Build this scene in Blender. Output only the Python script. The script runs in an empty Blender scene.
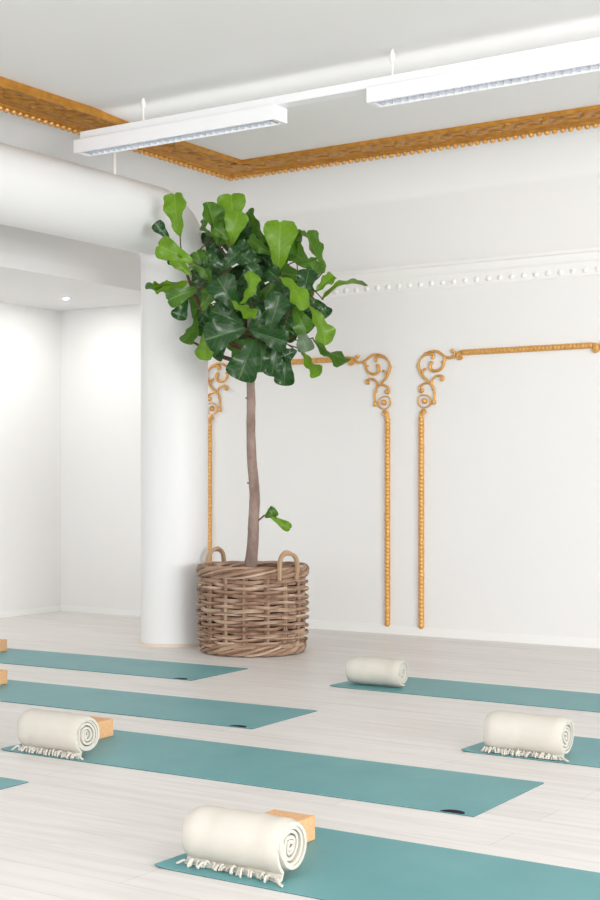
import bpy, bmesh, math, random
from mathutils import Vector, Matrix
PI = math.pi
SC = bpy.context.scene
COL = SC.collection
rnd = random.Random(11)

# ------------------------------------------------------------------ helpers
class MB:
    """collects verts/faces of one mesh object"""
    def __init__(s):
        s.v, s.f, s.m, s.uv = [], [], [], {}
    def box(s, x0, x1, y0, y1, z0, z1, m=0):
        b = len(s.v)
        s.v += [(x, y, z) for z in (z0, z1) for y in (y0, y1) for x in (x0, x1)]
        for q in ((0, 2, 3, 1), (4, 5, 7, 6), (0, 1, 5, 4), (2, 6, 7, 3), (0, 4, 6, 2), (1, 3, 7, 5)):
            s.f.append([b + i for i in q]); s.m.append(m)
    def grid(s, rows, m=0, closeu=False, flip=False):
        """rows: list of lists of points, all the same length"""
        b = len(s.v); n = len(rows[0])
        for r in rows: s.v += [tuple(p) for p in r]
        for i in range(len(rows) - 1):
            for j in range(n if closeu else n - 1):
                k = (j + 1) % n
                q = [b + i * n + j, b + i * n + k, b + (i + 1) * n + k, b + (i + 1) * n + j]
                if flip: q.reverse()
                s.f.append(q); s.m.append(m)
        return b
    def tube(s, pts, rad, n=8, m=0, cap=True, flat=1.0):
        pts = [Vector(p) for p in pts]
        if not hasattr(rad, '__len__'): rad = [rad] * len(pts)
        t0 = (pts[1] - pts[0]).normalized()
        ref = Vector((0, 0, 1)) if abs(t0.z) < .9 else Vector((1, 0, 0))
        nx = t0.cross(ref).normalized()
        rows = []
        for i, p in enumerate(pts):
            a = pts[max(i - 1, 0)]; c = pts[min(i + 1, len(pts) - 1)]
            t = (c - a)
            t = t.normalized() if t.length > 1e-9 else t0
            nx = (nx - t * nx.dot(t))
            nx = nx.normalized() if nx.length > 1e-6 else t.orthogonal().normalized()
            ny = t.cross(nx)
            rows.append([p + nx * math.cos(2 * PI * k / n) * rad[i] + ny * math.sin(2 * PI * k / n) * rad[i] * flat for k in range(n)])
        b = s.grid(rows, m, True)
        if cap:
            s.f.append([b + k for k in range(n)][::-1]); s.m.append(m)
            e = b + (len(rows) - 1) * n
            s.f.append([e + k for k in range(n)]); s.m.append(m)
    def loop(s, pts, rad, n=6, m=0):
        """closed tube ring"""
        pts = [Vector(p) for p in pts]; N = len(pts); rows = []
        for i, p in enumerate(pts):
            t = (pts[(i + 1) % N] - pts[i - 1]).normalized()
            u = Vector((0, 0, 1)); u = (u - t * u.dot(t)).normalized(); w = t.cross(u)
            rows.append([p + u * math.cos(2 * PI * k / n) * rad + w * math.sin(2 * PI * k / n) * rad for k in range(n)])
        rows.append(rows[0])
        s.grid(rows, m, True)
    def ball(s, c, rx, ry=None, rz=None, n=10, k=6, m=0, rot=None):
        ry = rx if ry is None else ry; rz = rx if rz is None else rz
        c = Vector(c); rows = []
        for i in range(k + 1):
            a = -PI / 2 + PI * i / k
            row = []
            for j in range(n):
                q = Vector((rx * math.cos(a) * math.cos(2 * PI * j / n), ry * math.cos(a) * math.sin(2 * PI * j / n), rz * math.sin(a)))
                if rot is not None: q = rot @ q
                row.append(c + q)
            rows.append(row)
        s.grid(rows, m, True)
    def lathe(s, prof, n=48, c=(0, 0, 0), m=0):
        rows = [[(c[0] + r * math.cos(2 * PI * j / n), c[1] + r * math.sin(2 * PI * j / n), c[2] + z) for j in range(n)] for r, z in prof]
        s.grid(rows, m, True)
    def build(s, name, mats, parent=None, smooth=True, angle=40, merge=0.0):
        me = bpy.data.meshes.new(name)
        me.from_pydata(s.v, [], s.f)
        if not isinstance(mats, (list, tuple)): mats = [mats]
        for mt in mats: me.materials.append(mt)
        for p, mi in zip(me.polygons, s.m): p.material_index = mi
        if s.uv:
            ul = me.uv_layers.new(name='UVMap')
            for lp in me.loops:
                ul.data[lp.index].uv = s.uv.get(lp.vertex_index, (0, 0))
        bm = bmesh.new(); bm.from_mesh(me)
        if merge: bmesh.ops.remove_doubles(bm, verts=bm.verts, dist=merge)
        if not s.uv: bmesh.ops.recalc_face_normals(bm, faces=bm.faces)
        if smooth:
            for f in bm.faces: f.smooth = True
            for e in bm.edges:
                if len(e.link_faces) == 2 and e.calc_face_angle(0) > math.radians(angle): e.smooth = False
        bm.to_mesh(me); bm.free()
        o = bpy.data.objects.new(name, me); COL.objects.link(o)
        if parent is not None: o.parent = parent
        return o

def bevel(o, w, seg=2):
    md = o.modifiers.new('bevel', 'BEVEL'); md.width = w; md.segments = seg; md.limit_method = 'ANGLE'
    return o
def tag(o, label=None, cat=None, group=None, kind=None):
    if label: o['label'] = label
    if cat: o['category'] = cat
    if group: o['group'] = group
    if kind: o['kind'] = kind
    return o
def thing(name, loc, label, cat, group=None, rz=0):
    o = bpy.data.objects.new(name, None); COL.objects.link(o)
    o.empty_display_size = .1
    o.location = loc; o.rotation_euler = (0, 0, rz)
    return tag(o, label, cat, group)
def smoothpath(pts, k=6):
    """Catmull-Rom through pts"""
    P = [Vector(p) for p in pts]; out = []
    for i in range(len(P) - 1):
        a, b, c, d = P[max(i - 1, 0)], P[i], P[i + 1], P[min(i + 2, len(P) - 1)]
        for j in range(k):
            t = j / k
            out.append(.5 * ((2 * b) + (c - a) * t + (2 * a - 5 * b + 4 * c - d) * t * t + (3 * b - a - 3 * c + d) * t ** 3))
    out.append(P[-1]); return out

# ------------------------------------------------------------------ materials
def srgb(r, g, b):
    f = lambda c: (c / 255 / 12.92) if c / 255 <= .04045 else ((c / 255 + .055) / 1.055) ** 2.4
    return (f(r), f(g), f(b), 1)
def mat(name, col, rough=.6, metal=0, spec=.5, noise=None, bump=None, col2=None, **kw):
    m = bpy.data.materials.new(name); m.use_nodes = True
    nt = m.node_tree; b = nt.nodes['Principled BSDF']
    b.inputs['Base Color'].default_value = col
    b.inputs['Roughness'].default_value = rough; b.inputs['Metallic'].default_value = metal
    b.inputs['Specular IOR Level'].default_value = spec
    for k, v in kw.items(): b.inputs[k.replace('_', ' ')].default_value = v
    tc = nt.nodes.new('ShaderNodeTexCoord')
    if noise and col2:
        n = nt.nodes.new('ShaderNodeTexNoise'); n.inputs['Scale'].default_value = noise[0]; n.inputs['Detail'].default_value = noise[1]
        mp = nt.nodes.new('ShaderNodeMapping'); mp.inputs['Scale'].default_value = noise[2] if len(noise) > 2 else (1, 1, 1)
        r = nt.nodes.new('ShaderNodeValToRGB'); r.color_ramp.elements[0].color = col; r.color_ramp.elements[1].color = col2
        r.color_ramp.elements[0].position = .35; r.color_ramp.elements[1].position = .68
        nt.links.new(tc.outputs['Object'], mp.inputs['Vector']); nt.links.new(mp.outputs['Vector'], n.inputs['Vector'])
        nt.links.new(n.outputs['Fac'], r.inputs['Fac']); nt.links.new(r.outputs['Color'], b.inputs['Base Color'])
    if bump:
        n = nt.nodes.new('ShaderNodeTexNoise'); n.inputs['Scale'].default_value = bump[0]; n.inputs['Detail'].default_value = 4
        bp = nt.nodes.new('ShaderNodeBump'); bp.inputs['Strength'].default_value = bump[1]; bp.inputs['Distance'].default_value = bump[2]
        nt.links.new(tc.outputs['Object'], n.inputs['Vector']); nt.links.new(n.outputs['Fac'], bp.inputs['Height']); nt.links.new(bp.outputs['Normal'], b.inputs['Normal'])
    return m
def leaf_mat(name, top, vein, under, rough):
    """fiddle leaf: pale midrib and side veins over the blade, paler underside"""
    m = bpy.data.materials.new(name); m.use_nodes = True
    nt = m.node_tree; b = nt.nodes['Principled BSDF']; N = nt.nodes.new; K = nt.links.new
    uv = N('ShaderNodeUVMap'); sp = N('ShaderNodeSeparateXYZ'); K(uv.outputs['UV'], sp.inputs[0])
    def mth(op, a, c=None):
        n = N('ShaderNodeMath'); n.operation = op
        for i, q in enumerate((a, c)):
            if q is None: continue
            if isinstance(q, (int, float)): n.inputs[i].default_value = q
            else: K(q, n.inputs[i])
        return n.outputs[0]
    ax = mth('ABSOLUTE', mth('SUBTRACT', sp.outputs['X'], .5))
    mid = mth('LESS_THAN', ax, .022)
    ph = mth('FRACT', mth('SUBTRACT', mth('MULTIPLY', sp.outputs['Y'], 6.5), mth('MULTIPLY', ax, 4.2)))
    side = mth('LESS_THAN', mth('ABSOLUTE', mth('SUBTRACT', ph, .5)), .055)
    vn = mth('MAXIMUM', mid, mth('MULTIPLY', side, .55))
    nz = N('ShaderNodeTexNoise'); nz.inputs['Scale'].default_value = 14
    tc = N('ShaderNodeTexCoord'); K(tc.outputs['Object'], nz.inputs['Vector'])
    rp = N('ShaderNodeMix'); rp.data_type = 'RGBA'; rp.inputs[6].default_value = top
    rp.inputs[7].default_value = tuple(min(1, c * 1.7) for c in top[:3]) + (1,); K(nz.outputs['Fac'], rp.inputs[0])
    mx = N('ShaderNodeMix'); mx.data_type = 'RGBA'; K(vn, mx.inputs[0]); K(rp.outputs[2], mx.inputs[6]); mx.inputs[7].default_value = vein
    ge = N('ShaderNodeNewGeometry')
    m2 = N('ShaderNodeMix'); m2.data_type = 'RGBA'; K(ge.outputs['Backfacing'], m2.inputs[0]); K(mx.outputs[2], m2.inputs[6]); m2.inputs[7].default_value = under
    K(m2.outputs[2], b.inputs['Base Color'])
    bp = N('ShaderNodeBump'); bp.inputs['Strength'].default_value = .28; bp.inputs['Distance'].default_value = .003; bp.invert = True
    K(vn, bp.inputs['Height']); K(bp.outputs['Normal'], b.inputs['Normal'])
    b.inputs['Roughness'].default_value = rough; b.inputs['Specular IOR Level'].default_value = .5
    tr = N('ShaderNodeBsdfTranslucent'); K(m2.outputs[2], tr.inputs['Color'])
    ms = N('ShaderNodeMixShader'); ms.inputs[0].default_value = .3
    K(b.outputs[0], ms.inputs[1]); K(tr.outputs[0], ms.inputs[2]); K(ms.outputs[0], nt.nodes['Material Output'].inputs['Surface'])
    return m
def strand_mat(name, stops, rough, bumpscale=60):
    """a colour of its own for every strand (mesh island), with a fine grain"""
    m = bpy.data.materials.new(name); m.use_nodes = True
    nt = m.node_tree; b = nt.nodes['Principled BSDF']; N = nt.nodes.new; K = nt.links.new
    ge = N('ShaderNodeNewGeometry'); tc = N('ShaderNodeTexCoord')
    nz = N('ShaderNodeTexNoise'); nz.inputs['Scale'].default_value = 9; nz.inputs['Detail'].default_value = 5
    K(tc.outputs['Object'], nz.inputs['Vector'])
    ad = N('ShaderNodeMath'); ad.operation = 'MULTIPLY_ADD'; K(nz.outputs['Fac'], ad.inputs[0]); ad.inputs[1].default_value = .9
    sb = N('ShaderNodeMath'); sb.operation = 'MULTIPLY_ADD'; K(ge.outputs['Random Per Island'], sb.inputs[0]); sb.inputs[1].default_value = .6; sb.inputs[2].default_value = -.25
    K(sb.outputs[0], ad.inputs[2])
    r = N('ShaderNodeValToRGB'); e = r.color_ramp.elements
    e[0].color = stops[0]; e[1].color = stops[-1]
    for i, c in enumerate(stops[1:-1]): q = e.new((i + 1) / (len(stops) - 1)); q.color = c
    K(ad.outputs[0], r.inputs['Fac']); K(r.outputs['Color'], b.inputs['Base Color'])
    n2 = N('ShaderNodeTexNoise'); n2.inputs['Scale'].default_value = bumpscale; bp = N('ShaderNodeBump'); bp.inputs['Strength'].default_value = .4; bp.inputs['Distance'].default_value = .004
    K(tc.outputs['Object'], n2.inputs['Vector']); K(n2.outputs['Fac'], bp.inputs['Height']); K(bp.outputs['Normal'], b.inputs['Normal'])
    b.inputs['Roughness'].default_value = rough
    return m
def floor_mat():
    m = bpy.data.materials.new('whitewashed planks'); m.use_nodes = True
    nt = m.node_tree; b = nt.nodes['Principled BSDF']; N = nt.nodes.new; K = nt.links.new
    tc = N('ShaderNodeTexCoord')
    br = N('ShaderNodeTexBrick'); br.inputs['Scale'].default_value = 1; br.inputs['Brick Width'].default_value = 1.9; br.inputs['Row Height'].default_value = .19
    br.inputs['Mortar Size'].default_value = .0022; br.inputs['Mortar Smooth'].default_value = .3; br.offset = .37
    br.inputs['Color1'].default_value = FLOOR1; br.inputs['Color2'].default_value = FLOOR2; br.inputs['Mortar'].default_value = FLOORM
    K(tc.outputs['Object'], br.inputs['Vector'])
    mp = N('ShaderNodeMapping'); mp.inputs['Scale'].default_value = (.7, 9, 1)
    K(tc.outputs['Object'], mp.inputs['Vector'])
    nz = N('ShaderNodeTexNoise'); nz.inputs['Scale'].default_value = 2.2; nz.inputs['Detail'].default_value = 7; nz.inputs['Roughness'].default_value = .62; nz.inputs['Distortion'].default_value = .5
    K(mp.outputs['Vector'], nz.inputs['Vector'])
    rp = N('ShaderNodeValToRGB'); rp.color_ramp.elements[0].position = .33; rp.color_ramp.elements[0].color = (.74, .71, .70, 1)
    rp.color_ramp.elements[1].position = .58; rp.color_ramp.elements[1].color = (1, 1, 1, 1)
    K(nz.outputs['Fac'], rp.inputs['Fac'])
    mx = N('ShaderNodeMix'); mx.data_type = 'RGBA'; mx.blend_type = 'MULTIPLY'; mx.inputs[0].default_value = .42
    K(br.outputs['Color'], mx.inputs[6]); K(rp.outputs['Color'], mx.inputs[7]); K(mx.outputs[2], b.inputs['Base Color'])
    b.inputs['Roughness'].default_value = .42; b.inputs['Specular IOR Level'].default_value = .4
    return m

FLOOR1, FLOOR2, FLOORM = srgb(229, 226, 223), srgb(224, 220, 217), srgb(208, 203, 199)
M_wall = mat('wall paint', srgb(237, 237, 236), .6, spec=.3)
M_ceil = mat('ceiling paint', srgb(236, 236, 235), .7, spec=.2)
M_white = mat('white gloss paint', srgb(242, 242, 240), .4)
M_duct = mat('white duct paint', srgb(232, 232, 232), .5)
M_floor = floor_mat()
M_gold = mat('gilded plaster', srgb(226, 176, 104), .4, .45, noise=(35, 3), col2=srgb(210, 154, 80))
M_golddark = mat('antique gilding', srgb(200, 144, 60), .45, .45, noise=(22, 4), col2=srgb(178, 120, 42))
M_lamp = mat('white powder coat', srgb(244, 245, 247), .35)
M_louvre = mat('bright louvre metal', srgb(215, 222, 232), .25, .5)
M_mat = mat('teal mat rubber', srgb(85, 148, 153), .46, spec=.7, noise=(3, 4), col2=srgb(95, 157, 160), bump=(320, .25, .001))
M_matdark = mat('dark plum mat underside', srgb(38, 26, 44), .7)
M_logo = mat('dark plum print', srgb(30, 18, 34), .8, spec=.15)
M_cork = mat('pale cork', srgb(226, 182, 138), .75, spec=.2, noise=(90, 5), col2=srgb(212, 164, 118), bump=(150, .3, .002))
M_cloth = mat('undyed cotton', srgb(211, 207, 198), .9, spec=.1, noise=(6, 4), col2=srgb(206, 201, 190), bump=(260, .45, .003))
M_wick = strand_mat('weathered kubu rattan', [srgb(90, 60, 42), srgb(142, 111, 90), srgb(178, 149, 126), srgb(210, 188, 166)], .7)
M_wickhandle = strand_mat('blond rattan', [srgb(160, 128, 98), srgb(196, 168, 136)], .6)
M_gapshade = mat('dark basket lining', srgb(52, 36, 27), .9)
M_soil = mat('potting soil', srgb(48, 36, 28), .95, noise=(40, 4), col2=srgb(70, 54, 42))
M_bark = mat('fig bark', srgb(160, 138, 128), .85, noise=(16, 6, (1, 1, .5)), col2=srgb(126, 104, 94), bump=(45, .5, .006))
M_twig = mat('brown twig', srgb(88, 58, 44), .8)
M_leafD = leaf_mat('mature fig leaf', srgb(29, 66, 26), srgb(80, 118, 56), srgb(78, 118, 34), .24)
M_leafM = leaf_mat('mid green fig leaf', srgb(62, 102, 22), srgb(112, 148, 56), srgb(92, 136, 40), .36)
M_leafB = leaf_mat('young fig leaf', srgb(92, 132, 16), srgb(132, 164, 52), srgb(108, 142, 30), .38)
M_leafG = leaf_mat('greyish fig leaf', srgb(98, 118, 92), srgb(140, 158, 124), srgb(100, 126, 80), .5)
M_black = mat('black plastic pot', srgb(30, 30, 32), .5)
M_glow = bpy.data.materials.new('lit lamp'); M_glow.use_nodes = True
_b = M_glow.node_tree.nodes['Principled BSDF']; _b.inputs['Emission Color'].default_value = (1, .97, .92, 1); _b.inputs['Emission Strength'].default_value = .9

# ------------------------------------------------------------------ the room
YB, XL, ZC = 9.08, -8.45, 3.45          # back wall, left wall, flat ceiling
XS, ZS = -7.03, 2.633                   # bulkhead face and its underside
ZV = 2.735                              # foot of the cove
XR, YN = 6.5, -3.6
def struct(name, mb, m, label, cat, **kw):
    return tag(mb.build(name, m, **kw), label, cat, kind='structure')
b = MB(); b.box(XL, XR, YN, YB, -.1, 0); struct('floor', b, M_floor, 'pale whitewashed plank floor under the mats', 'floor')
b = MB(); b.box(XL - .12, XR, YB, YB + .12, -.1, 3.75); struct('wall_back', b, M_wall, 'white back wall behind the gold frames', 'wall')
b = MB(); b.box(XL - .12, XL, YN, YB, -.1, 3.75); struct('wall_left', b, M_wall, 'white left wall at the end of the recess', 'wall')
b = MB(); b.box(XR, XR + .12, 4.0, YB, -.1, 3.75); struct('wall_right_blocker', b, M_wall, 'unseen white wall blocking light at the right end of the room', 'wall')  # unseen wall, added to block sky light from the right
b = MB(); b.box(XL, XS, YN, YB, ZS, 3.75); struct('wall_bulkhead', b, M_wall, 'white dropped bulkhead over the recess behind the round duct', 'wall')
b = MB()
zn, yd = ZC + .024, 6.58
cs = [(YN, zn), (yd, zn)] + [(yd + .55 * i / 10, ZC + (zn - ZC) * (1 - i / 10) ** 1.8) for i in range(1, 11)] + [(8.53, ZC), (8.53, 3.6), (YN, 3.6)]
b.grid([[(-6.22, y, z), (XR, y, z)] for y, z in cs])
struct('ceiling', b, M_ceil, 'flat white ceiling above the hanging lights', 'ceiling', angle=20)
# plaster cove from the walls up to the gilded cornice, mitred in the corner
prof = [(1 - math.cos(t), math.sin(t)) for t in [PI / 2 * i / 16 for i in range(17)]]
b = MB(); rows = []
for c, s in prof:
    dx, dy, z = .83 * c, .57 * c, ZV + (ZC - ZV) * s
    rows.append([(XS + dx, YN, z), (XS + dx, YB - dy, z), (XR, YB - dy, z)])
b.grid(rows)
struct('ceiling_cove', b, M_ceil, 'curved white cove between the back wall and the gold cornice', 'ceiling', angle=60)
b = MB(); b.box(XS + .0, XR, YB - .012, YB, 0, .066); struct('baseboard_back', bevel_src := b, M_white, 'low white baseboard along the back wall', 'baseboard')
b = MB(); b.box(XL, XS, YB - .012, YB, 0, .05); struct('baseboard_recess', b, M_white, 'low white baseboard at the back of the recess', 'baseboard')
b = MB(); b.box(XL, XL + .012, YN, YB - .012, 0, .05); struct('baseboard_left', b, M_white, 'low white baseboard along the left wall', 'baseboard')
# white cornice with a row of small ornaments
b = MB()
pr = [(0, 2.735), (.045, 2.735), (.045, 2.715), (.03, 2.705), (.026, 2.66), (.014, 2.645), (.012, 2.62), (.008, 2.56), (0, 2.55)]
b.grid([[(XS, YB - d, z), (XR, YB - d, z)] for d, z in pr])
co = struct('trim_3', b, M_white, 'white plaster cornice with small studs along the back wall', 'cornice', smooth=False)
b = MB(); x = XS + .05
while x < 0.5:
    b.ball((x, YB - .010, 2.592), .022, .011, .021, 8, 5); x += .0915
b.build('stud_row', M_white, co)
# gilded cornice on the ceiling: trim_1 along the left, trim_2 along the back, mitred
XO, YO, W = -6.205, 8.515, .375        # outer corner and width
ZT = ZC - .014
def arm(name, label, axis, length):
    """axis 0 runs along +X from the corner, axis 1 runs along -Y"""
    def P(t, w, z):    # t along, w from the outer edge inward
        return (XO + t, YO - w, z) if axis == 0 else (XO + w, YO - t, z)
    b = MB()
    sec = [(0, ZC + .002), (0, ZT - .004), (.016, ZT - .010), (.05, ZT - .008), (.058, ZT + .004), (.10, ZT + .010), (.112, ZT - .002), (.125, ZT + .006),
           (.335, ZT + .006), (.345, ZT - .010), (W - .006, ZT - .014), (W, ZT - .006), (W, ZC + .03)]
    b.grid([[P(w, w, z), P(length, w, z)] for w, z in sec], 0)
    root = struct(name, b, M_golddark, label, 'cornice', angle=25)
    b = MB(); t = .02
    while t < length:
        b.ball(P(t, .018, ZT - .012), .0215, n=8, k=6); t += .0555
    tag(b.build('bead_row', M_gold, root), 'row of bright gilt beads')
    b = MB(); t = .30; k = 0
    while t < length - .1:          # repeating acanthus sprays
        for j, (dt, w, l, wd, an) in enumerate(((0, .18, .065, .026, .7), (.06, .235, .07, .028, .35), (.135, .285, .06, .026, .05), (.10, .165, .05, .02, -.5), (.19, .21, .055, .022, 1.0), (.03, .30, .04, .018, -.3))):
            ang = an if axis == 0 else PI / 2 - an + PI
            b.ball(P(t + dt, w, ZT + .004), l, wd, .013, 8, 4, rot=Matrix.Rotation(-ang if axis == 0 else ang, 3, 'Z'))
        b.ball(P(t, W - .012, ZT - .012), .03, .014, .012, 8, 4, rot=Matrix.Rotation(0 if axis == 0 else PI / 2, 3, 'Z'))
        t += .268; k += 1
    b.build('leaf_relief', M_golddark, root)
arm('trim_1', 'gilded ceiling cornice running left above the duct', 1, 6.0)
arm('trim_2', 'gilded ceiling cornice running along the back wall above the gold frames', 0, 6.5)

# ------------------------------------------------------------------ round duct that turns down to the floor
XD, YD, RD, ZD = -6.10, 7.71, .236, 2.935
duct = thing('ventilation_duct', (XD, YD, 0), 'fat round white duct turning down into a floor-standing white column', 'duct')
b = MB(); n = 48
def ring(c, u, w): return [Vector(c) + Vector(u) * RD * math.cos(2 * PI * k / n) + Vector(w) * RD * math.sin(2 * PI * k / n) for k in range(n)]
b.grid([ring((0, y, ZD), (1, 0, 0), (0, 0, 1)) for y in (-6.5, -.27)], 0, True); b.build('horizontal_duct', M_duct, duct)
b = MB(); rows = []
ri = .27
for i in range(13):
    a = PI / 2 * i / 12
    cy, cz = -ri + ri * math.sin(a), ZD - ri + ri * math.cos(a)
    rows.append(ring((0, cy, cz), (1, 0, 0), (0, math.sin(a), math.cos(a))))
b.grid(rows, 0, True); b.build('elbow', M_duct, duct)
b = MB(); b.grid([ring((0, 0, z), (1, 0, 0), (0, 1, 0)) for z in (.02, ZD - ri)], 0, True); b.build('column', M_duct, duct)
b = MB(); b.lathe([(RD, .022), (RD + .008, .02), (RD + .008, 0), (0, 0)], 48); b.build('floor_ring', mat('beige sealant', srgb(226, 212, 198), .6), duct)
for y in (-2.2, -.64):
    b = MB(); b.tube([(0, y, ZD + RD - .003), (0, y, ZC + .02)], .011, 8); b.build('hanger_rod', M_white, duct)

# recessed spot in the bulkhead
t = thing('downlight', (-7.80, 8.44, ZS), 'tiny recessed downlight in the bulkhead underside', 'light')
b = MB(); b.lathe([(.016, -.001), (.02, -.006), (.03, -.004), (.031, 0)], 20); b.build('bezel', M_white, t)
b = MB(); b.lathe([(0, -.003), (.016, -.003)], 20); b.build('lamp', M_glow, t)

# ------------------------------------------------------------------ hanging light line
YLT = 6.565
track = thing('lighting_track', (-4.12, YLT, 3.30), 'thin white track hung from the ceiling carrying the two long lights', 'track')
b = MB(); b.box(-1.79, 4.2, -.045, .045, -.025, .025); bevel(b.build('rail', M_lamp, track), .003)
for x in (-1.315, .42, 2.2, 3.9):
    b = MB(); b.tube([(x, 0, .02), (x, 0, .186)], .0065, 8); r = b.build('suspension_rod', M_white, track)
    b = MB(); b.lathe([(0, 0), (.013, 0), (.015, .035), (.009, .055), (0, .055)], 12, (x, 0, .112)); b.build('rod_gripper', M_white, r)
def luminaire(x0, x1, label):
    L = x1 - x0
    t = thing('linear_luminaire', (x0, YLT, 3.19), label, 'ceiling light', 'long lights on the hanging track')
    b = MB(); w = .066; h = .085
    b.box(0, L, -w, -w + .014, 0, h); b.box(0, L, w - .014, w, 0, h); b.box(0, L, -w + .014, w - .014, h - .012, h)
    bevel(b.build('housing', M_lamp, t), .003)
    for x in (0, L - .03):
        b = MB(); b.box(x, x + .03, -w + .014, w - .014, 0, h - .012); b.build('end_cap', M_lamp, t)
    b = MB(); b.box(.05, L - .05, -.02, .02, .055, .07); b.build('diffuser', M_glow, t)
    b = MB(); x = .05
    while x < L - .04:
        b.box(x, x + .004, -w + .014, w - .014, .006, .05); x += .047
    b.build('louvre', M_louvre, t)
luminaire(-5.945, -4.425, 'long white louvred ceiling light at the left end of the track')
luminaire(-3.825, -2.28, 'long white louvred ceiling light at the right, nearest the top right corner')

# ------------------------------------------------------------------ gilded wall frames
def ribbed(b, p0, p1, r, pitch, up):
    p0, p1 = Vector(p0), Vector(p1); L = (p1 - p0).length; n = max(4, int(L / pitch)); d = (p1 - p0) / n
    pts, rad = [], []
    for i in range(n):
        for f, k in ((0, .88), (.18, 1.0), (.5, 1.05), (.82, 1.0)): pts.append(p0 + d * (i + f)); rad.append(r * k)
    pts.append(p1); rad.append(r * .8)
    b.tube(pts, rad, 10)
# scroll ornament, drawn for a left-hand corner: x to the right, z up, metres from the foot of the ornament
K1 = .00096                   # sketch unit to metre, across
K2 = .000822                          # sketch unit to metre, up
STROKES = [
    ([(150, 215), (165, 165), (205, 118), (255, 95), (310, 96), (350, 122), (385, 150), (425, 160), (455, 150), (462, 120), (445, 98)], 8, 12),
    ([(205, 118), (245, 112), (280, 122), (285, 145), (275, 160)], 14, 9),
    ([(380, 145), (375, 195), (355, 245), (320, 268), (280, 268), (255, 245), (258, 205), (268, 190)], 9, 15),
    ([(150, 215), (165, 265), (190, 315), (230, 355), (265, 390), (285, 430), (290, 480), (285, 530)], 12, 8),
    ([(190, 290), (195, 262), (212, 245)], 8, 10),
    ([(265, 385), (275, 345), (305, 320), (340, 315), (365, 330), (360, 352), (345, 352)], 8, 12),
    ([(250, 378), (215, 376), (175, 395), (160, 425), (172, 452), (192, 440)], 8, 12),
    ([(150, 520), (150, 555), (180, 590), (225, 592), (258, 570), (275, 550)], 5, 5),
    ([(285, 530), (270, 550), (300, 560)], 9, 10),
    ([(150, 525), (158, 495), (185, 482), (222, 484), (250, 505), (258, 540), (245, 575), (205, 594), (165, 578), (150, 545), (150, 525)], 5, 5),
]
BALLS = [(150, 215, 13), (445, 100, 17), (268, 195, 13), (278, 150, 14), (355, 345, 14), (185, 440, 17), (205, 535, 24), (280, 430, 13), (285, 545, 19), (212, 248, 11), (355, 195, 10), (290, 480, 9)]
def ornament(parent, x, z, s):
    b = MB()
    def q(p, d=0): return Vector((x + s * (p[0] - 195) * K1, -.012 - d, z + (600 - p[1]) * K2))
    for pts, r0, r1 in STROKES:
        pa = smoothpath([q(p) for p in pts], 5); N = len(pa)
        b.tube(pa, [(r0 + (r1 - r0) * i / (N - 1)) * .00095 for i in range(N)], 8)
    for u, v, r in BALLS: b.ball(q((u, v)), r * .00092, r * .00092, r * .00092, 10, 6)
    b.ball(q((205, 530), .014), .012, .01, .016, 8, 6)
    b.build('corner_scroll', M_gold, parent)
def wallframe(xc, label):
    t = thing('wall_frame', (xc, YB, 0), label, 'wall moulding', 'gilded frames on the back wall')
    hw = .832
    for s in (-1, 1):
        b = MB(); ribbed(b, (s * hw, -.012, .064), (s * hw, -.012, 1.61), .0215, .0285, 0)
        b.ball((s * hw, -.012, .064), .018, .018, .012, 10, 6)
        b.build('side_rod', M_gold, t)
        ornament(t, s * (hw - .018), 1.677, -s)
        b = MB(); b.tube(smoothpath([(s * hw, -.012, 1.60), (s * hw, -.014, 1.625), (s * (hw - .005), -.014, 1.65), (s * (hw - .025), -.014, 1.658), (s * (hw - .03), -.014, 1.642)], 4), .016, 8)
        b.ball((s * (hw - .012), -.02, 1.635), .018, .014, .018, 8, 6); b.build('rod_finial', M_gold, t)
    b = MB(); ribbed(b, (-.495, -.012, 2.072), (.495, -.012, 2.072), .0215, .0285, 0)
    for s in (-1, 1):
        b.tube(smoothpath([(s * .50, -.013, 2.072), (s * .52, -.014, 2.068), (s * .53, -.014, 2.052), (s * .518, -.014, 2.036), (s * .50, -.014, 2.042)], 4), .0185, 8)
        b.ball((s * .512, -.018, 2.053), .017, .013, .017, 8, 6)
    b.build('top_rod', M_gold, t)
wallframe(-5.985, 'gilded scroll frame on the back wall partly behind the tree')
wallframe(-4.035, 'gilded scroll frame on the back wall, wholly right of the tree')

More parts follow.
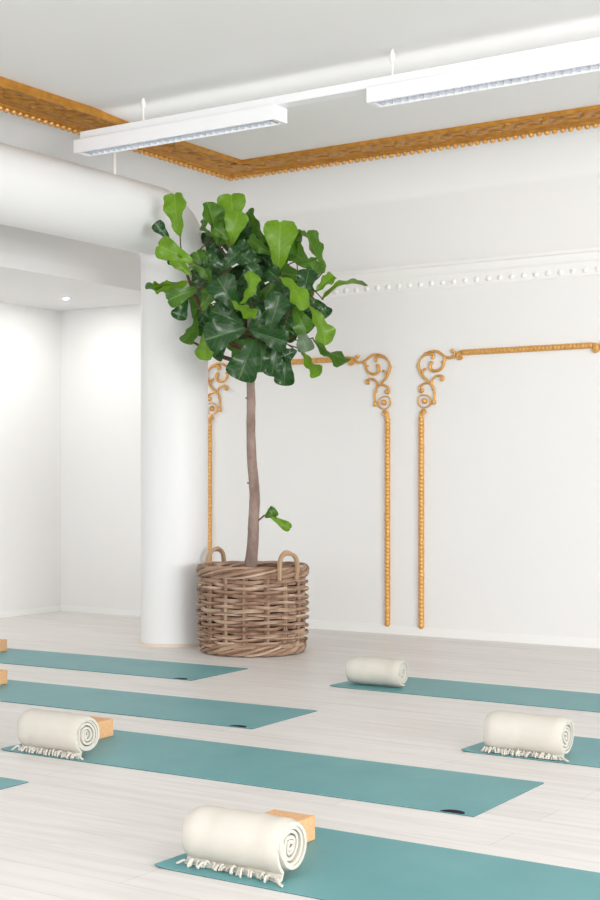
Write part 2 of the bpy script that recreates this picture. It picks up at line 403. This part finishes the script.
# ------------------------------------------------------------------ wicker basket
BX, BY = -5.388, 7.655
bk = thing('wicker_basket', (BX, BY, 0), 'large round grey-brown wicker basket holding the fig tree', 'basket')
def RB(z): return .322 + .018 * min(1, z / .25) + .004 * math.sin(z * 9)     # wall radius by height
NS = 15; rb = random.Random(3)
b = MB()
for k in range(NS):                     # double upright stakes
    for o in (-.026, .026):
        a = 2 * PI * (k + .35) / NS + o
        b.tube([((RB(z)) * math.cos(a), (RB(z)) * math.sin(a), z) for z in (.03, .15, .3, .42, .53)], .0105, 6)
nrow = 19; npt = NS * 8
for r in range(nrow):
    z0 = .062 + r * .0238; ph = PI * (r % 2); rr = .0128 + rb.uniform(-.0016, .0016); pts = []
    off = rb.uniform(0, 6)
    for i in range(npt):
        a = 2 * PI * i / npt
        w = math.cos(NS / 2 * 2 * PI * (i / npt - .35 / NS) * 1.0 + ph)
        z = z0 + .0035 * math.sin(3 * a + off) + .0025 * math.sin(11 * a + off * 2)
        rad = RB(z) + .020 * max(-1, min(1, 1.35 * w)) + .006 + rb.uniform(-.0012, .0012)
        pts.append((rad * math.cos(a), rad * math.sin(a), z))
    # one long withy per row, broken in two so that tones change along it
    cut = rb.randrange(npt); pts = pts[cut:] + pts[:cut]
    h = npt // 2 + rb.randrange(-12, 12)
    b.tube(pts[:h + 1], rr, 6); b.tube(pts[h:] + [pts[0]], rr, 6)
b.build('woven_side', M_wick, bk)
def braid(name, zc, R, ns, amp_r, amp_z, rr, waves):
    b = MB()
    for k in range(ns):
        pts = []; N = 150
        for i in range(N):
            a = 2 * PI * i / N; p = waves * a + 2 * PI * k / ns
            rad = R + amp_r * math.cos(p) + rb.uniform(-.001, .001); z = zc + amp_z * math.sin(p)
            pts.append((rad * math.cos(a), rad * math.sin(a), z))
        b.tube(pts[:N // 2 + 1], rr, 6); b.tube(pts[N // 2:] + [pts[0]], rr, 6)
    b.build(name, M_wick, bk)
braid('rim', .546, .351, 5, .016, .028, .0155, 3)
braid('foot_braid', .044, .336, 5, .012, .028, .0145, 4)
b = MB(); b.lathe([(0, .012), (.318, .012), (.315, .03), (.325, .25), (.33, .52), (.32, .525), (.308, .25), (.295, .04), (0, .03)], 40); b.build('gap_shade', M_gapshade, bk)  # dark shell stands in for the shade behind the weave gaps
for a0 in (math.radians(168), math.radians(-17)):
    c = Vector((math.cos(a0), math.sin(a0), 0)); tg = Vector((-c.y, c.x, 0)); b = MB()
    for o in (0, .012):
        pa = [c * (.372 + o * .5) - tg * .072 + Vector((0, 0, .50)), c * (.376 + o) - tg * .078 + Vector((0, 0, .585)), c * (.366 + o) - tg * .056 + Vector((0, 0, .648)), c * (.355 + o) + Vector((0, 0, .680 - o)),
              c * (.366 + o) + tg * .056 + Vector((0, 0, .652)), c * (.376 + o) + tg * .072 + Vector((0, 0, .585)), c * (.372 + o * .5) + tg * .066 + Vector((0, 0, .50))]
        b.tube(smoothpath(pa, 5), .0125, 7)
    tag(b.build('handle', M_wickhandle, bk), 'pale bent rattan loop handle')

# ------------------------------------------------------------------ fiddle leaf fig
tree = thing('fiddle_leaf_fig', (BX, BY, .0), 'tall fiddle leaf fig with a bare trunk and round leafy crown, standing in the basket', 'plant')
b = MB(); b.lathe([(0, .032), (.24, .032), (.285, .46), (.29, .50), (.28, .50), (.27, .47)], 32); b.build('nursery_pot', M_black, tree)
b = MB(); b.lathe([(0, .485), (.10, .482), (.2, .475), (.272, .468)], 32); b.build('soil', M_soil, tree)
tp = smoothpath([(-.018, -.011, .46), (-.012, -.008, .569), (.001, .0, .74), (.005, .002, .88), (.011, .006, 1.028), (.004, .002, 1.16), (-.006, -.003, 1.285), (-.011, -.007, 1.488), (-.010, -.006, 1.69), (-.013, -.008, 1.825), (.004, -.02, 2.06), (.0, -.03, 2.30)], 5)
N = len(tp); b = MB(); tr = random.Random(8)
b.tube(tp, [(.054 - .012 * min(1, i / 8) - .018 * (i / (N - 1))) * (1 + tr.uniform(-.03, .03)) for i in range(N)], 14)
for z, a in ((1.70, 3.9), (1.55, 4.4), (1.30, 5.2), (1.2, 5.6), (1.13, 4.6), (.98, 5.4)):
    b.ball((-.008 + .033 * math.cos(a), .033 * math.sin(a) - .004, z), .010, .010, .008, 8, 5)
b.build('trunk', M_bark, tree)
BR = [[(.0, -.02, 1.98), (-.16, -.22, 2.16), (-.28, -.30, 2.42), (-.30, -.38, 2.62)],
      [(.0, -.02, 2.05), (.14, -.05, 2.22), (.30, .06, 2.38), (.36, .10, 2.46)],
      [(.0, -.03, 2.10), (.02, -.20, 2.20), (-.02, -.34, 2.40), (.02, -.26, 2.58)],
      [(.0, -.03, 2.28), (-.04, .02, 2.50), (-.06, .02, 2.72)],
      [(.0, -.02, 1.92), (-.14, -.20, 1.98), (-.24, -.34, 2.06)],
      [(.0, -.02, 1.90), (.12, -.12, 1.98), (.24, -.12, 2.06)],
      [(.0, -.02, 2.2), (.10, .08, 2.45), (.20, .05, 2.60)]]
bpts = []
for pts in BR:
    pa = smoothpath(pts, 5); b = MB(); b.tube(pa, [.019 - .012 * i / (len(pa) - 1) for i in range(len(pa))], 8); b.build('branch', M_twig, tree); bpts += pa
bpts += tp[-14:]
# leaves: foot xyz, tip xyz, seen width, kind  (metres from the foot of the tree)
LEAVES = [
(-0.228,-0.508,2.732,-0.236,-0.561,3.011,0.150,'B'),
(-0.308,-0.512,2.726,-0.360,-0.594,2.824,0.085,'D'),
(-0.115,-0.506,2.559,-0.285,-0.665,2.663,0.143,'B'),
(-0.256,-0.430,2.561,-0.326,-0.500,2.604,0.073,'D'),
(-0.138,-0.497,2.478,-0.224,-0.577,2.592,0.091,'B'),
(-0.161,-0.499,2.440,-0.345,-0.704,2.378,0.065,'M'),
(-0.119,-0.532,2.414,-0.289,-0.691,2.382,0.052,'B'),
(-0.088,-0.488,2.390,-0.231,-0.629,2.307,0.123,'M'),
(-0.172,-0.495,2.331,-0.214,-0.547,2.191,0.104,'D'),
(-0.126,-0.417,2.224,-0.190,-0.483,2.039,0.085,'M'),
(-0.051,-0.440,2.139,-0.079,-0.434,1.926,0.117,'B'),
(-0.122,-0.223,2.710,-0.154,-0.292,2.989,0.133,'M'),
(-0.091,-0.084,2.808,-0.102,-0.115,3.073,0.189,'B'),
(-0.019,-0.252,2.677,0.059,-0.248,2.914,0.152,'B'),
(-0.179,-0.236,2.753,-0.235,-0.273,2.880,0.053,'M'),
(0.117,-0.019,2.730,-0.001,-0.060,2.950,0.074,'M'),
(0.280,-0.104,2.525,0.313,-0.130,2.847,0.217,'B'),
(0.241,-0.105,2.627,0.097,-0.199,2.733,0.086,'M'),
(0.281,0.160,2.632,0.202,0.132,2.899,0.061,'M'),
(0.453,0.177,2.526,0.325,0.153,2.816,0.114,'M'),
(0.351,-0.009,2.564,0.473,0.071,2.584,0.066,'M'),
(0.452,0.129,2.394,0.651,0.366,2.500,0.080,'B'),
(0.462,0.063,2.393,0.551,0.145,2.501,0.086,'B'),
(0.419,-0.276,2.479,0.586,-0.238,2.254,0.109,'B'),
(0.451,0.032,2.297,0.528,0.107,2.042,0.132,'B'),
(0.395,-0.100,2.287,0.483,-0.090,2.113,0.131,'M'),
(0.417,-0.062,2.146,0.466,-0.053,1.987,0.111,'G'),
(0.483,-0.043,2.052,0.691,0.093,1.908,0.065,'M'),
(0.406,-0.045,2.004,0.516,0.027,1.833,0.059,'B'),
(0.379,-0.158,1.983,0.363,-0.169,1.762,0.130,'D'),
(0.445,-0.139,1.988,0.385,-0.202,1.947,0.097,'D'),
(0.297,-0.403,2.045,0.223,-0.476,1.788,0.198,'D'),
(0.300,-0.330,2.045,0.294,-0.310,1.840,0.097,'D'),
(0.341,-0.207,2.033,0.298,-0.212,1.820,0.123,'D'),
(0.260,-0.451,2.113,0.071,-0.623,2.039,0.191,'D'),
(0.220,-0.406,2.145,0.067,-0.554,2.231,0.141,'D'),
(0.234,-0.492,2.219,0.158,-0.613,2.421,0.185,'D'),
(0.278,-0.487,2.249,0.343,-0.469,2.462,0.076,'B'),
(0.239,-0.585,2.266,0.382,-0.515,2.176,0.069,'B'),
(0.372,-0.354,2.090,0.453,-0.349,2.321,0.160,'D'),
(0.287,-0.434,2.101,0.495,-0.321,2.022,0.128,'D'),
(0.241,-0.392,2.094,0.361,-0.361,2.237,0.122,'D'),
(0.445,-0.068,2.314,0.477,-0.046,2.529,0.131,'D'),
(-0.053,-0.393,2.418,-0.116,-0.482,2.634,0.131,'M'),
(0.047,-0.376,2.530,-0.061,-0.470,2.592,0.117,'D'),
(0.209,-0.222,2.575,0.078,-0.307,2.680,0.118,'D'),
(0.244,-0.271,2.514,0.140,-0.338,2.611,0.117,'D'),
(0.407,-0.164,2.241,0.374,-0.209,2.420,0.130,'D'),
(0.014,-0.397,2.504,0.134,-0.319,2.647,0.117,'D'),
(0.147,-0.382,2.411,0.278,-0.320,2.518,0.116,'D'),
(-0.047,-0.413,2.324,-0.127,-0.490,2.432,0.117,'D'),
(-0.042,-0.506,2.236,0.031,-0.506,2.373,0.103,'M'),
(0.385,-0.155,2.387,0.276,-0.226,2.517,0.117,'D'),
(0.441,0.097,2.345,0.497,0.158,2.228,0.093,'D'),
(-0.002,-0.264,2.733,-0.078,-0.338,2.808,0.106,'M'),
(0.297,-0.164,2.000,0.209,-0.222,1.921,0.118,'D'),
(-0.000,-0.311,2.036,-0.066,-0.354,1.951,0.105,'D'),
(0.278,-0.320,2.311,0.213,-0.363,2.414,0.129,'D'),
(0.407,0.075,2.451,0.452,0.129,2.600,0.106,'M'),
(0.417,-0.086,2.098,0.346,-0.132,2.196,0.105,'D'),
(-0.008,-0.388,2.161,-0.089,-0.465,2.243,0.111,'D'),
(-0.224,-0.147,2.693,-0.250,-0.229,2.443,0.171,'D'),
(-0.056,0.166,2.673,0.100,0.259,2.610,0.171,'M'),
(0.018,-0.086,2.444,0.076,-0.098,2.247,0.162,'D'),
(0.337,0.092,2.272,0.233,-0.064,2.201,0.120,'D'),
(0.124,0.006,2.273,0.102,-0.093,2.091,0.154,'D'),
(-0.228,0.058,2.860,-0.385,0.001,2.740,0.133,'D'),
(-0.167,-0.092,2.094,-0.297,-0.238,2.204,0.125,'D'),
(-0.389,0.121,2.446,-0.544,-0.067,2.408,0.180,'D'),
(-0.240,0.043,2.238,-0.454,-0.011,2.311,0.170,'M'),
(0.215,0.036,2.041,0.151,-0.008,2.263,0.171,'D'),
(0.169,0.088,2.565,-0.055,0.030,2.524,0.141,'D'),
(0.164,0.009,2.465,0.026,-0.003,2.285,0.139,'M'),
(-0.077,-0.041,2.654,-0.051,0.041,2.880,0.138,'M'),
(0.246,0.437,2.332,0.068,0.329,2.378,0.157,'D'),
(-0.135,0.047,2.400,0.039,0.069,2.480,0.169,'D'),
(-0.271,0.136,2.532,-0.097,0.184,2.654,0.146,'D'),
(0.002,-0.129,2.142,0.221,-0.021,2.140,0.144,'M'),
(-0.240,0.188,2.260,-0.406,-0.009,2.204,0.171,'M'),
(-0.305,0.057,2.686,-0.401,0.021,2.530,0.168,'M'),
(0.090,0.048,2.802,0.186,0.046,2.579,0.141,'D'),
(-0.131,0.134,2.024,-0.179,0.107,2.276,0.134,'D'),
(-0.020,0.118,2.695,-0.059,0.121,2.499,0.160,'D'),
(-0.163,-0.164,2.717,-0.038,-0.173,2.882,0.168,'M'),
(0.298,0.141,2.511,0.123,0.069,2.550,0.171,'M'),
(0.333,0.110,2.254,0.153,0.030,2.146,0.148,'M'),
(-0.476,-0.013,2.603,-0.490,-0.051,2.339,0.157,'M'),
(0.001,0.148,2.094,-0.066,0.029,2.220,0.136,'D'),
(0.216,0.319,2.176,-0.009,0.254,2.159,0.143,'M'),
(0.156,-0.015,2.072,0.055,-0.117,1.926,0.166,'D'),
(-0.471,-0.065,2.588,-0.328,0.069,2.529,0.152,'M'),
(-0.125,0.028,2.320,-0.273,-0.087,2.197,0.148,'D'),
(-0.441,-0.075,2.626,-0.264,0.063,2.674,0.173,'D'),
(-0.120,-0.154,2.059,0.037,-0.038,2.011,0.151,'M'),
(0.099,-0.058,2.191,0.275,0.040,2.224,0.169,'M'),
(0.053,-0.079,2.654,0.019,-0.033,2.487,0.137,'D'),
(0.141,0.477,2.423,-0.066,0.434,2.383,0.133,'M'),
(-0.319,0.062,2.511,-0.111,0.156,2.603,0.139,'D'),
(-0.016,-0.079,2.131,0.121,0.103,2.150,0.168,'D'),
(0.150,0.102,2.270,0.088,0.088,2.491,0.123,'D'),
(-0.074,0.107,2.787,0.060,0.254,2.751,0.173,'M'),
(-0.239,-0.274,2.255,-0.082,-0.167,2.127,0.155,'M'),
(-0.118,-0.088,2.765,0.044,-0.019,2.886,0.138,'D'),
(-0.338,0.107,2.373,-0.260,0.083,2.615,0.152,'M'),
(0.112,0.453,2.532,-0.029,0.299,2.423,0.167,'D'),
(0.152,-0.032,2.754,0.304,0.154,2.729,0.173,'M'),
(0.100,0.080,2.604,-0.010,-0.031,2.799,0.129,'D'),
(-0.322,0.158,2.403,-0.277,0.263,2.181,0.137,'M'),
(-0.063,-0.043,2.353,0.067,0.136,2.284,0.169,'D'),
(0.253,0.211,2.243,0.100,0.073,2.226,0.172,'D'),
(0.139,0.192,2.163,-0.112,0.111,2.180,0.156,'D'),
(0.059,0.001,2.037,0.125,-0.001,2.281,0.168,'M'),
(0.129,0.124,2.107,0.044,0.067,2.258,0.127,'D'),
(-0.391,0.092,2.393,-0.157,0.201,2.449,0.155,'M'),
(0.017,0.295,2.409,0.233,0.375,2.472,0.131,'M'),
(0.098,0.288,2.190,0.024,0.182,2.029,0.158,'D'),
(-0.252,-0.106,2.184,-0.145,-0.039,2.339,0.174,'D'),
(-0.407,0.087,2.659,-0.447,0.118,2.881,0.127,'D'),
(-0.445,-0.119,2.426,-0.312,-0.114,2.243,0.140,'M'),
(-0.285,0.181,2.203,-0.246,0.273,1.988,0.174,'M'),
(-0.128,0.193,2.232,-0.052,0.273,2.061,0.151,'D'),
(-0.062,0.115,2.697,0.044,0.257,2.642,0.170,'D'),
(-0.245,0.156,2.678,-0.330,0.086,2.891,0.136,'D'),
(-0.171,-0.080,2.720,-0.025,0.057,2.849,0.132,'D'),
(-0.043,0.008,2.802,0.035,0.073,2.637,0.173,'M'),
(-0.047,0.150,2.459,0.171,0.229,2.362,0.126,'M'),
(0.030,0.296,2.749,-0.116,0.117,2.649,0.169,'D'),
(0.014,0.382,2.403,0.180,0.501,2.337,0.140,'M'),
(-0.228,-0.125,2.749,-0.072,-0.029,2.807,0.156,'D'),
(0.240,0.057,2.300,0.392,0.133,2.162,0.153,'D'),
(-0.261,-0.052,2.352,-0.045,0.011,2.455,0.130,'D'),
(-0.247,0.181,2.193,-0.144,0.195,2.365,0.143,'D'),
(-0.081,0.094,2.173,0.086,0.114,2.002,0.161,'M'),
(-0.100,-0.046,2.632,-0.226,-0.202,2.613,0.165,'D'),
(0.126,0.488,2.308,-0.018,0.380,2.138,0.142,'D'),
(-0.314,-0.199,2.295,-0.233,-0.071,2.091,0.160,'D'),
(-0.049,0.299,2.784,-0.143,0.278,2.604,0.153,'D'),
(0.144,0.473,2.325,-0.005,0.387,2.390,0.133,'D'),
(-0.171,0.225,2.038,-0.028,0.413,2.021,0.136,'D'),
(-0.346,-0.112,2.647,-0.329,-0.090,2.465,0.132,'D'),
(0.367,0.144,2.566,0.215,0.107,2.710,0.145,'M')]

OUT = [(0, .06), (.06, .22), (.14, .36), (.24, .46), (.34, .53), (.44, .61), (.54, .73), (.64, .87), (.74, .97), (.83, 1.0), (.90, .94), (.955, .78), (.985, .52), (1.0, .18)]
VIEW = Vector((.5476, -.8368, .03)).normalized()     # the side the crown shows to the room
def leaf(b, foot, tip, wid, m, lr, petiole=True):
    foot, tip = Vector(foot), Vector(tip); ax = tip - foot; L = ax.length; ax.normalize()
    wid *= 1.05; full = max(wid, .60 * L) if m != 9 else wid
    roll = math.acos(min(1, wid / full)) * lr.choice((-1, 1))
    n0 = (VIEW - ax * VIEW.dot(ax)).normalized(); roll += lr.uniform(-.12, .12)
    nn = Matrix.Rotation(roll, 3, ax) @ n0; sd = ax.cross(nn).normalized()
    cup = lr.uniform(.12, .5); dr = lr.uniform(.0, .22) * L; ph = lr.uniform(0, 6); am = lr.uniform(.012, .028); notch = lr.choice((0, 0, .015, .045))
    base = len(b.v); U = (-1, -.8, -.5, -.2, 0, .2, .5, .8, 1); rows = []
    for v, h in OUT:
        row = []
        for u in U:
            w = full * .5 * h * u
            k = abs(u)
            off = cup * abs(w) * (1 - .35 * k) - dr * (2 * v - 1) ** 2 + am * k * k * math.sin(v * 15 + ph + (2 if u > 0 else 0)) * min(1, h)
            w2 = w * (1 + 0.02 * math.sin(v * 23 + ph * 2) * k)
            row.append(foot + ax * (L * (v - notch * max(0, (v - .8) / .2) * (1 - k))) + sd * w2 + nn * off)
        rows.append(row)
    b.grid(rows, m)
    i = base
    for v, h in OUT:
        for u in U: b.uv[i] = (.5 + .5 * u, v); i += 1
    if petiole:
        q = min(bpts, key=lambda p: (p - foot).length); d = q - foot
        if d.length > .10: q = foot + d * (.10 / d.length) - ax * .02
        p0 = len(b.v); b.tube([q, (q + foot) / 2 - VIEW * .008, foot + nn * -dr + ax * .01], .0042, 5, 4, False)
b = MB(); lr = random.Random(21)
KIND = {'D': 0, 'M': 1, 'B': 2, 'G': 3}
for q in LEAVES: leaf(b, q[0:3], q[3:6], q[6], KIND[q[7]], lr)
b.build('foliage', [M_leafD, M_leafM, M_leafB, M_leafG, M_twig], tree, angle=80)
b = MB(); b.tube(smoothpath([(.026, .006, .868), (.06, .024, .900), (.071, .034, .914)], 4), .006, 6); sh = b.build('side_shoot', M_twig, tree)
for pa in (((.068, .039, .898), (.138, .072, .950), .078, 0), ((.098, .049, .914), (.224, .124, .822), .064, 2)):
    b = MB(); leaf(b, pa[0], pa[1], pa[2], 9, lr, False); b.m = [0] * len(b.m); b.build('leaf', M_leafM if pa[3] == 0 else M_leafB, sh, angle=80)

# ------------------------------------------------------------------ yoga mats
ML = 2.2
def yoga_mat(x0, y0, wd, label, curl=0.0, logo=False, deg=0.0):
    rz = math.radians(deg)               # turned about its right-hand near corner
    t = thing('yoga_mat', (x0 + ML * (1 - math.cos(rz)), y0 - ML * math.sin(rz), 0), label, 'yoga mat', 'teal yoga mats on the floor', rz)
    xs = [0, .012, .024, .036, .05, .07, .10, .13, .17, .22] + [.22 + (ML - .22) * i / 12 for i in range(1, 13)]
    ys = [wd * i / 8 for i in range(9)]
    def lift(x, y):
        k = max(0, 1 - x / .07)
        return curl * k * k * (.35 + .65 * max(0, 1 - y / (wd * .7)) ** 1.3)
    def slab(name, z0, z1, m, e=0):
        b = MB(); R0 = [[(x, y, z1 + lift(x, y)) for y in ys] for x in xs]; R1 = [[(x, y, z0 + lift(x, y)) for y in ys] for x in xs]
        b.grid(R0); b.grid(R1, flip=True)
        for A, B in ((R0[0], R1[0]), (R0[-1], R1[-1]), ([r[0] for r in R0], [r[0] for r in R1]), ([r[-1] for r in R0], [r[-1] for r in R1])): b.grid([A, B])
        return b.build(name, m, t, merge=.0002)
    slab('top_layer', .0016, .0042, M_mat)
    tag(slab('underside', .0, .0016, M_matdark), 'dark underside layer')
    if logo:
        b = MB(); xl, R = ML - .085, .046; rows = []
        pts = [(xl + R * math.cos(a), max(.0005, .006 + R * .85 * math.sin(a)), 0.0047) for a in [2 * PI * i / 28 for i in range(28)]]
        k = len(b.v); b.v += pts; b.f.append(list(range(28))); b.m.append(0)
        b.v += [(x, y, .0040) for x, y, z in pts]
        for i in range(28): b.f.append([i, (i + 1) % 28, 28 + (i + 1) % 28, 28 + i]); b.m.append(0)
        tag(b.build('logo', M_logo, t, smooth=False), 'small dark round emblem by the corner')
    return t
yoga_mat(-4.885 - ML, 6.33, .585, 'teal yoga mat farthest back, ending right before the wicker basket', 0, True, 2.0)
yoga_mat(-3.70 - ML, 5.25, .59, 'teal yoga mat second from the basket at left, between two other mats', 0, True, 2.0)
yoga_mat(-4.304, 4.298, .622, 'whole teal yoga mat in the middle under the left white roll', .006, True, 1.1)
yoga_mat(-3.762 - ML, 3.262, .60, 'teal yoga mat of which only a corner tip shows at the left edge', 0, False)
yoga_mat(-2.625, 3.222, .655, 'teal yoga mat nearest the camera under the largest roll', .006, False)
yoga_mat(-4.10, 6.57, .555, 'teal yoga mat at right farthest back, under the small plain roll', .006, False)
yoga_mat(-2.658, 5.308, .575, 'teal yoga mat cut by the right edge, under the heavily fringed roll', .006, False)

# ------------------------------------------------------------------ cork blocks
def block(x1, y1, label, rz=0, w=.22):
    b = MB(); L, hgt = .16, .078
    b.box(-L, 0, -w, 0, 0, hgt)
    o = b.build('yoga_block', M_cork); bevel(o, .004, 2); o.location = (x1, y1, .0043); o.rotation_euler = (0, 0, rz)
    return tag(o, label, 'yoga block', 'pale cork blocks on the mats')
block(-2.385, 3.735, 'pale cork block behind the roll nearest the camera')
block(-4.108, 4.755, 'pale cork block behind the left white roll on the middle mat')
block(-6.752, 6.735, 'pale cork block at the left edge on the farthest mat')
block(-5.66, 5.648, 'pale cork block at the left edge on the second mat')

# ------------------------------------------------------------------ rolled cotton blankets
def roll(x0, x1, y, seed, label, fringe, rz=0.0, R=.0775, flap=0.0):
    L = x1 - x0; r_ = random.Random(seed)
    t = thing('rolled_blanket', ((x0 + x1) / 2, y, .0043), label, 'rolled blanket', 'rolled white blankets on the mats', rz)
    N = 5.4; pitch = .0142 * R / .086; a_end = math.radians(236 if fringe else 274); a0 = a_end - N * 2 * PI; th = .0126
    cz = R + .001; pts = []
    ph = [r_.uniform(0, 6) for _ in range(6)]
    steps = int(N * 26)
    for i in range(steps + 1):
        a = a0 + (a_end - a0) * i / steps; r = R - th / 2 - pitch * (a_end - a) / (2 * PI)
        sq = 1 + .02 * math.sin(2 * a + ph[0]) * (r / R) + 0.06 * math.sin(3 * a + ph[1]) * (1 - r / R)
        pts.append((a, r * sq))
    core = [(math.cos(a) * r, cz + math.sin(a) * r, a) for a, r in pts]
    fl = [(-.585 * R, .135 * R), (-.61 * R, .105 * R), (-.66 * R, .085 * R), (-.72 * R, .082 * R)]       # loose hem falling onto the mat in front
    if not fringe: fl = []
    cl = core + [(q[0], q[1], a_end) for q in fl]
    M = len(cl); nor = []
    for i in range(M):
        p, q = cl[max(i - 1, 0)], cl[min(i + 1, M - 1)]; d = Vector((q[0] - p[0], q[1] - p[1])).normalized(); nor.append((d.y, -d.x))
    nx = 17
    def edge(i, s):
        f = i / M
        return L / 2 + .0035 * math.sin(i * .21 + ph[2] * s) + .004 * math.sin(i * .057 + ph[3] * s) - .006 * (1 - f) ** 2 * 2 - (.004 if i % 27 < 2 else 0)
    def P(i, j, side):
        y_, z_, a = cl[i]; u = -1 + 2 * j / (nx - 1); xx = u * edge(i, 1 if u > 0 else -1)
        wob = .0022 * math.sin(u * 5 + ph[4] + .35 * cl[i][2]) + .0014 * math.sin(u * 13 + ph[5] + cl[i][2])
        rnd_ = -.007 * max(0, abs(u) - .86) / .14 * (1 if i > M - 34 else .4)
        k = th / 2 * side * (1.0 if abs(u) < .99 else .8)
        if flap and i >= M - 9: y_ -= flap * max(0, (u - .72) / .28) * (i - M + 10) / 9
        n = nor[i]; return (xx, y_ + n[0] * (k + wob * .6 + rnd_), max(.0008, z_ + n[1] * (k + wob * .6 + rnd_)))
    b = MB()
    A = [[P(i, j, 1) for j in range(nx)] for i in range(M)]; B = [[P(i, j, -1) for j in range(nx)] for i in range(M)]
    b.grid(A); b.grid(B, flip=True)
    b.grid([[r[0] for r in A], [r[0] for r in B]]); b.grid([[r[-1] for r in A], [r[-1] for r in B]]); b.grid([A[0], B[0]]); b.grid([A[-1], B[-1]])
    b.build('rolled_cloth', M_cloth, t, merge=.0001, angle=65)
    if fringe:
        b = MB(); n = int(L / .0085 * fringe)
        for k in range(n):
            u = -.5 + (k + r_.uniform(.1, .9)) / n; x = u * L * 1.0; l = r_.uniform(.010, .022)
            if r_.random() < .18: l *= 1.5
            sx = r_.uniform(-.012, .012) + (.03 * r_.random() if u > .46 else 0) - (.03 * r_.random() if u < -.46 else 0)
            z0 = r_.uniform(.006, .013); hp = r_.uniform(.004, .014)
            y0 = -.70 * R - (flap if u > .40 else 0)
            pa = smoothpath([(x, y0, z0), (x + sx * .4, y0 - l * .45, z0 + hp), (x + sx, y0 - l, .0055 + r_.uniform(0, .005)), (x + sx * 1.3, y0 - l * r_.uniform(.7, 1.05), .0045)], 3)
            b.tube(pa, [.0034] * 3 + [.0038] * (len(pa) - 5) + [.0046, .0026], 5)
        b.build('fringe', M_cloth, t)
    return t
roll(-2.56, -2.218, 3.35, 4, 'largest white blanket roll, on the mat nearest the camera', .8, 0, .087, .022)
roll(-4.222, -3.892, 4.345, 9, 'white blanket roll at the left on the middle mat, fringe at both ends', 1.3, 0, .0885)
roll(-4.058, -3.726, 6.735, 14, 'smallest white blanket roll, plain and without fringe, on the farthest right mat', 0, 0, .081)
roll(-2.566, -2.219, 5.40, 23, 'rightmost white blanket roll, with a thick fringe all along its foot', 1.5, 0, .086)

# ------------------------------------------------------------------ daylight, added fill lights and camera
w = bpy.data.worlds.new('daylight'); SC.world = w; w.use_nodes = True
w.node_tree.nodes['Background'].inputs['Color'].default_value = (1, 1, 1, 1)
w.node_tree.nodes['Background'].inputs['Strength'].default_value = .95
DWN, FILL = 5.5, 5
def area_light(name, loc, look, sx, sy, power, col=(1, .985, .96)):
    l = bpy.data.lights.new(name, 'AREA'); l.shape = 'RECTANGLE'; l.size = sx; l.size_y = sy; l.energy = power; l.color = col
    o = bpy.data.objects.new(name, l); COL.objects.link(o); o.location = loc
    o.rotation_euler = (Vector(look) - Vector(loc)).to_track_quat('-Z', 'Y').to_euler()
    o.visible_camera = True
    return o
area_light('window_daylight_right', (6.4, .8, 1.7), (-6.0, 6.5, 1.5), 5.0, 2.3, 490, (1, 1, 1))
area_light('window_daylight_near', (-.5, -3.5, 1.7), (-5.5, 8.0, 1.7), 8.0, 2.2, 130, (1, 1, 1))
for y in (8.44, 6.7, 4.9):
    area_light('downlight_and_fill', (-7.80, y, ZS - .008), (-7.80, y, 0), 0.03, .03, DWN, (1, .98, .95))  # first belongs to the downlight; the others are unseen fill added for the recess
area_light('ceiling_fill', (-2.3, YLT + .052, 3.30), (-2.3, YLT + 2, 3.45), 7.0, .03, FILL, (1, 1, 1))  # added strip without a fixture, brightens the ceiling and cove behind the track

cam = bpy.data.cameras.new('camera'); co_ = bpy.data.objects.new('camera', cam); COL.objects.link(co_)
co_.location = (0, 0, 1.15); co_.rotation_euler = (PI / 2, 0, math.radians(33.2))
cam.sensor_width = 36; cam.lens = 1392 / 900 * 36; cam.shift_y = 30 / 900; cam.clip_start = .05
SC.camera = co_
SC.view_settings.view_transform = 'Standard'; SC.view_settings.look = 'None'; SC.view_settings.gamma = 1
SC.view_settings.use_curve_mapping = False; SC.view_settings.exposure = 0.39
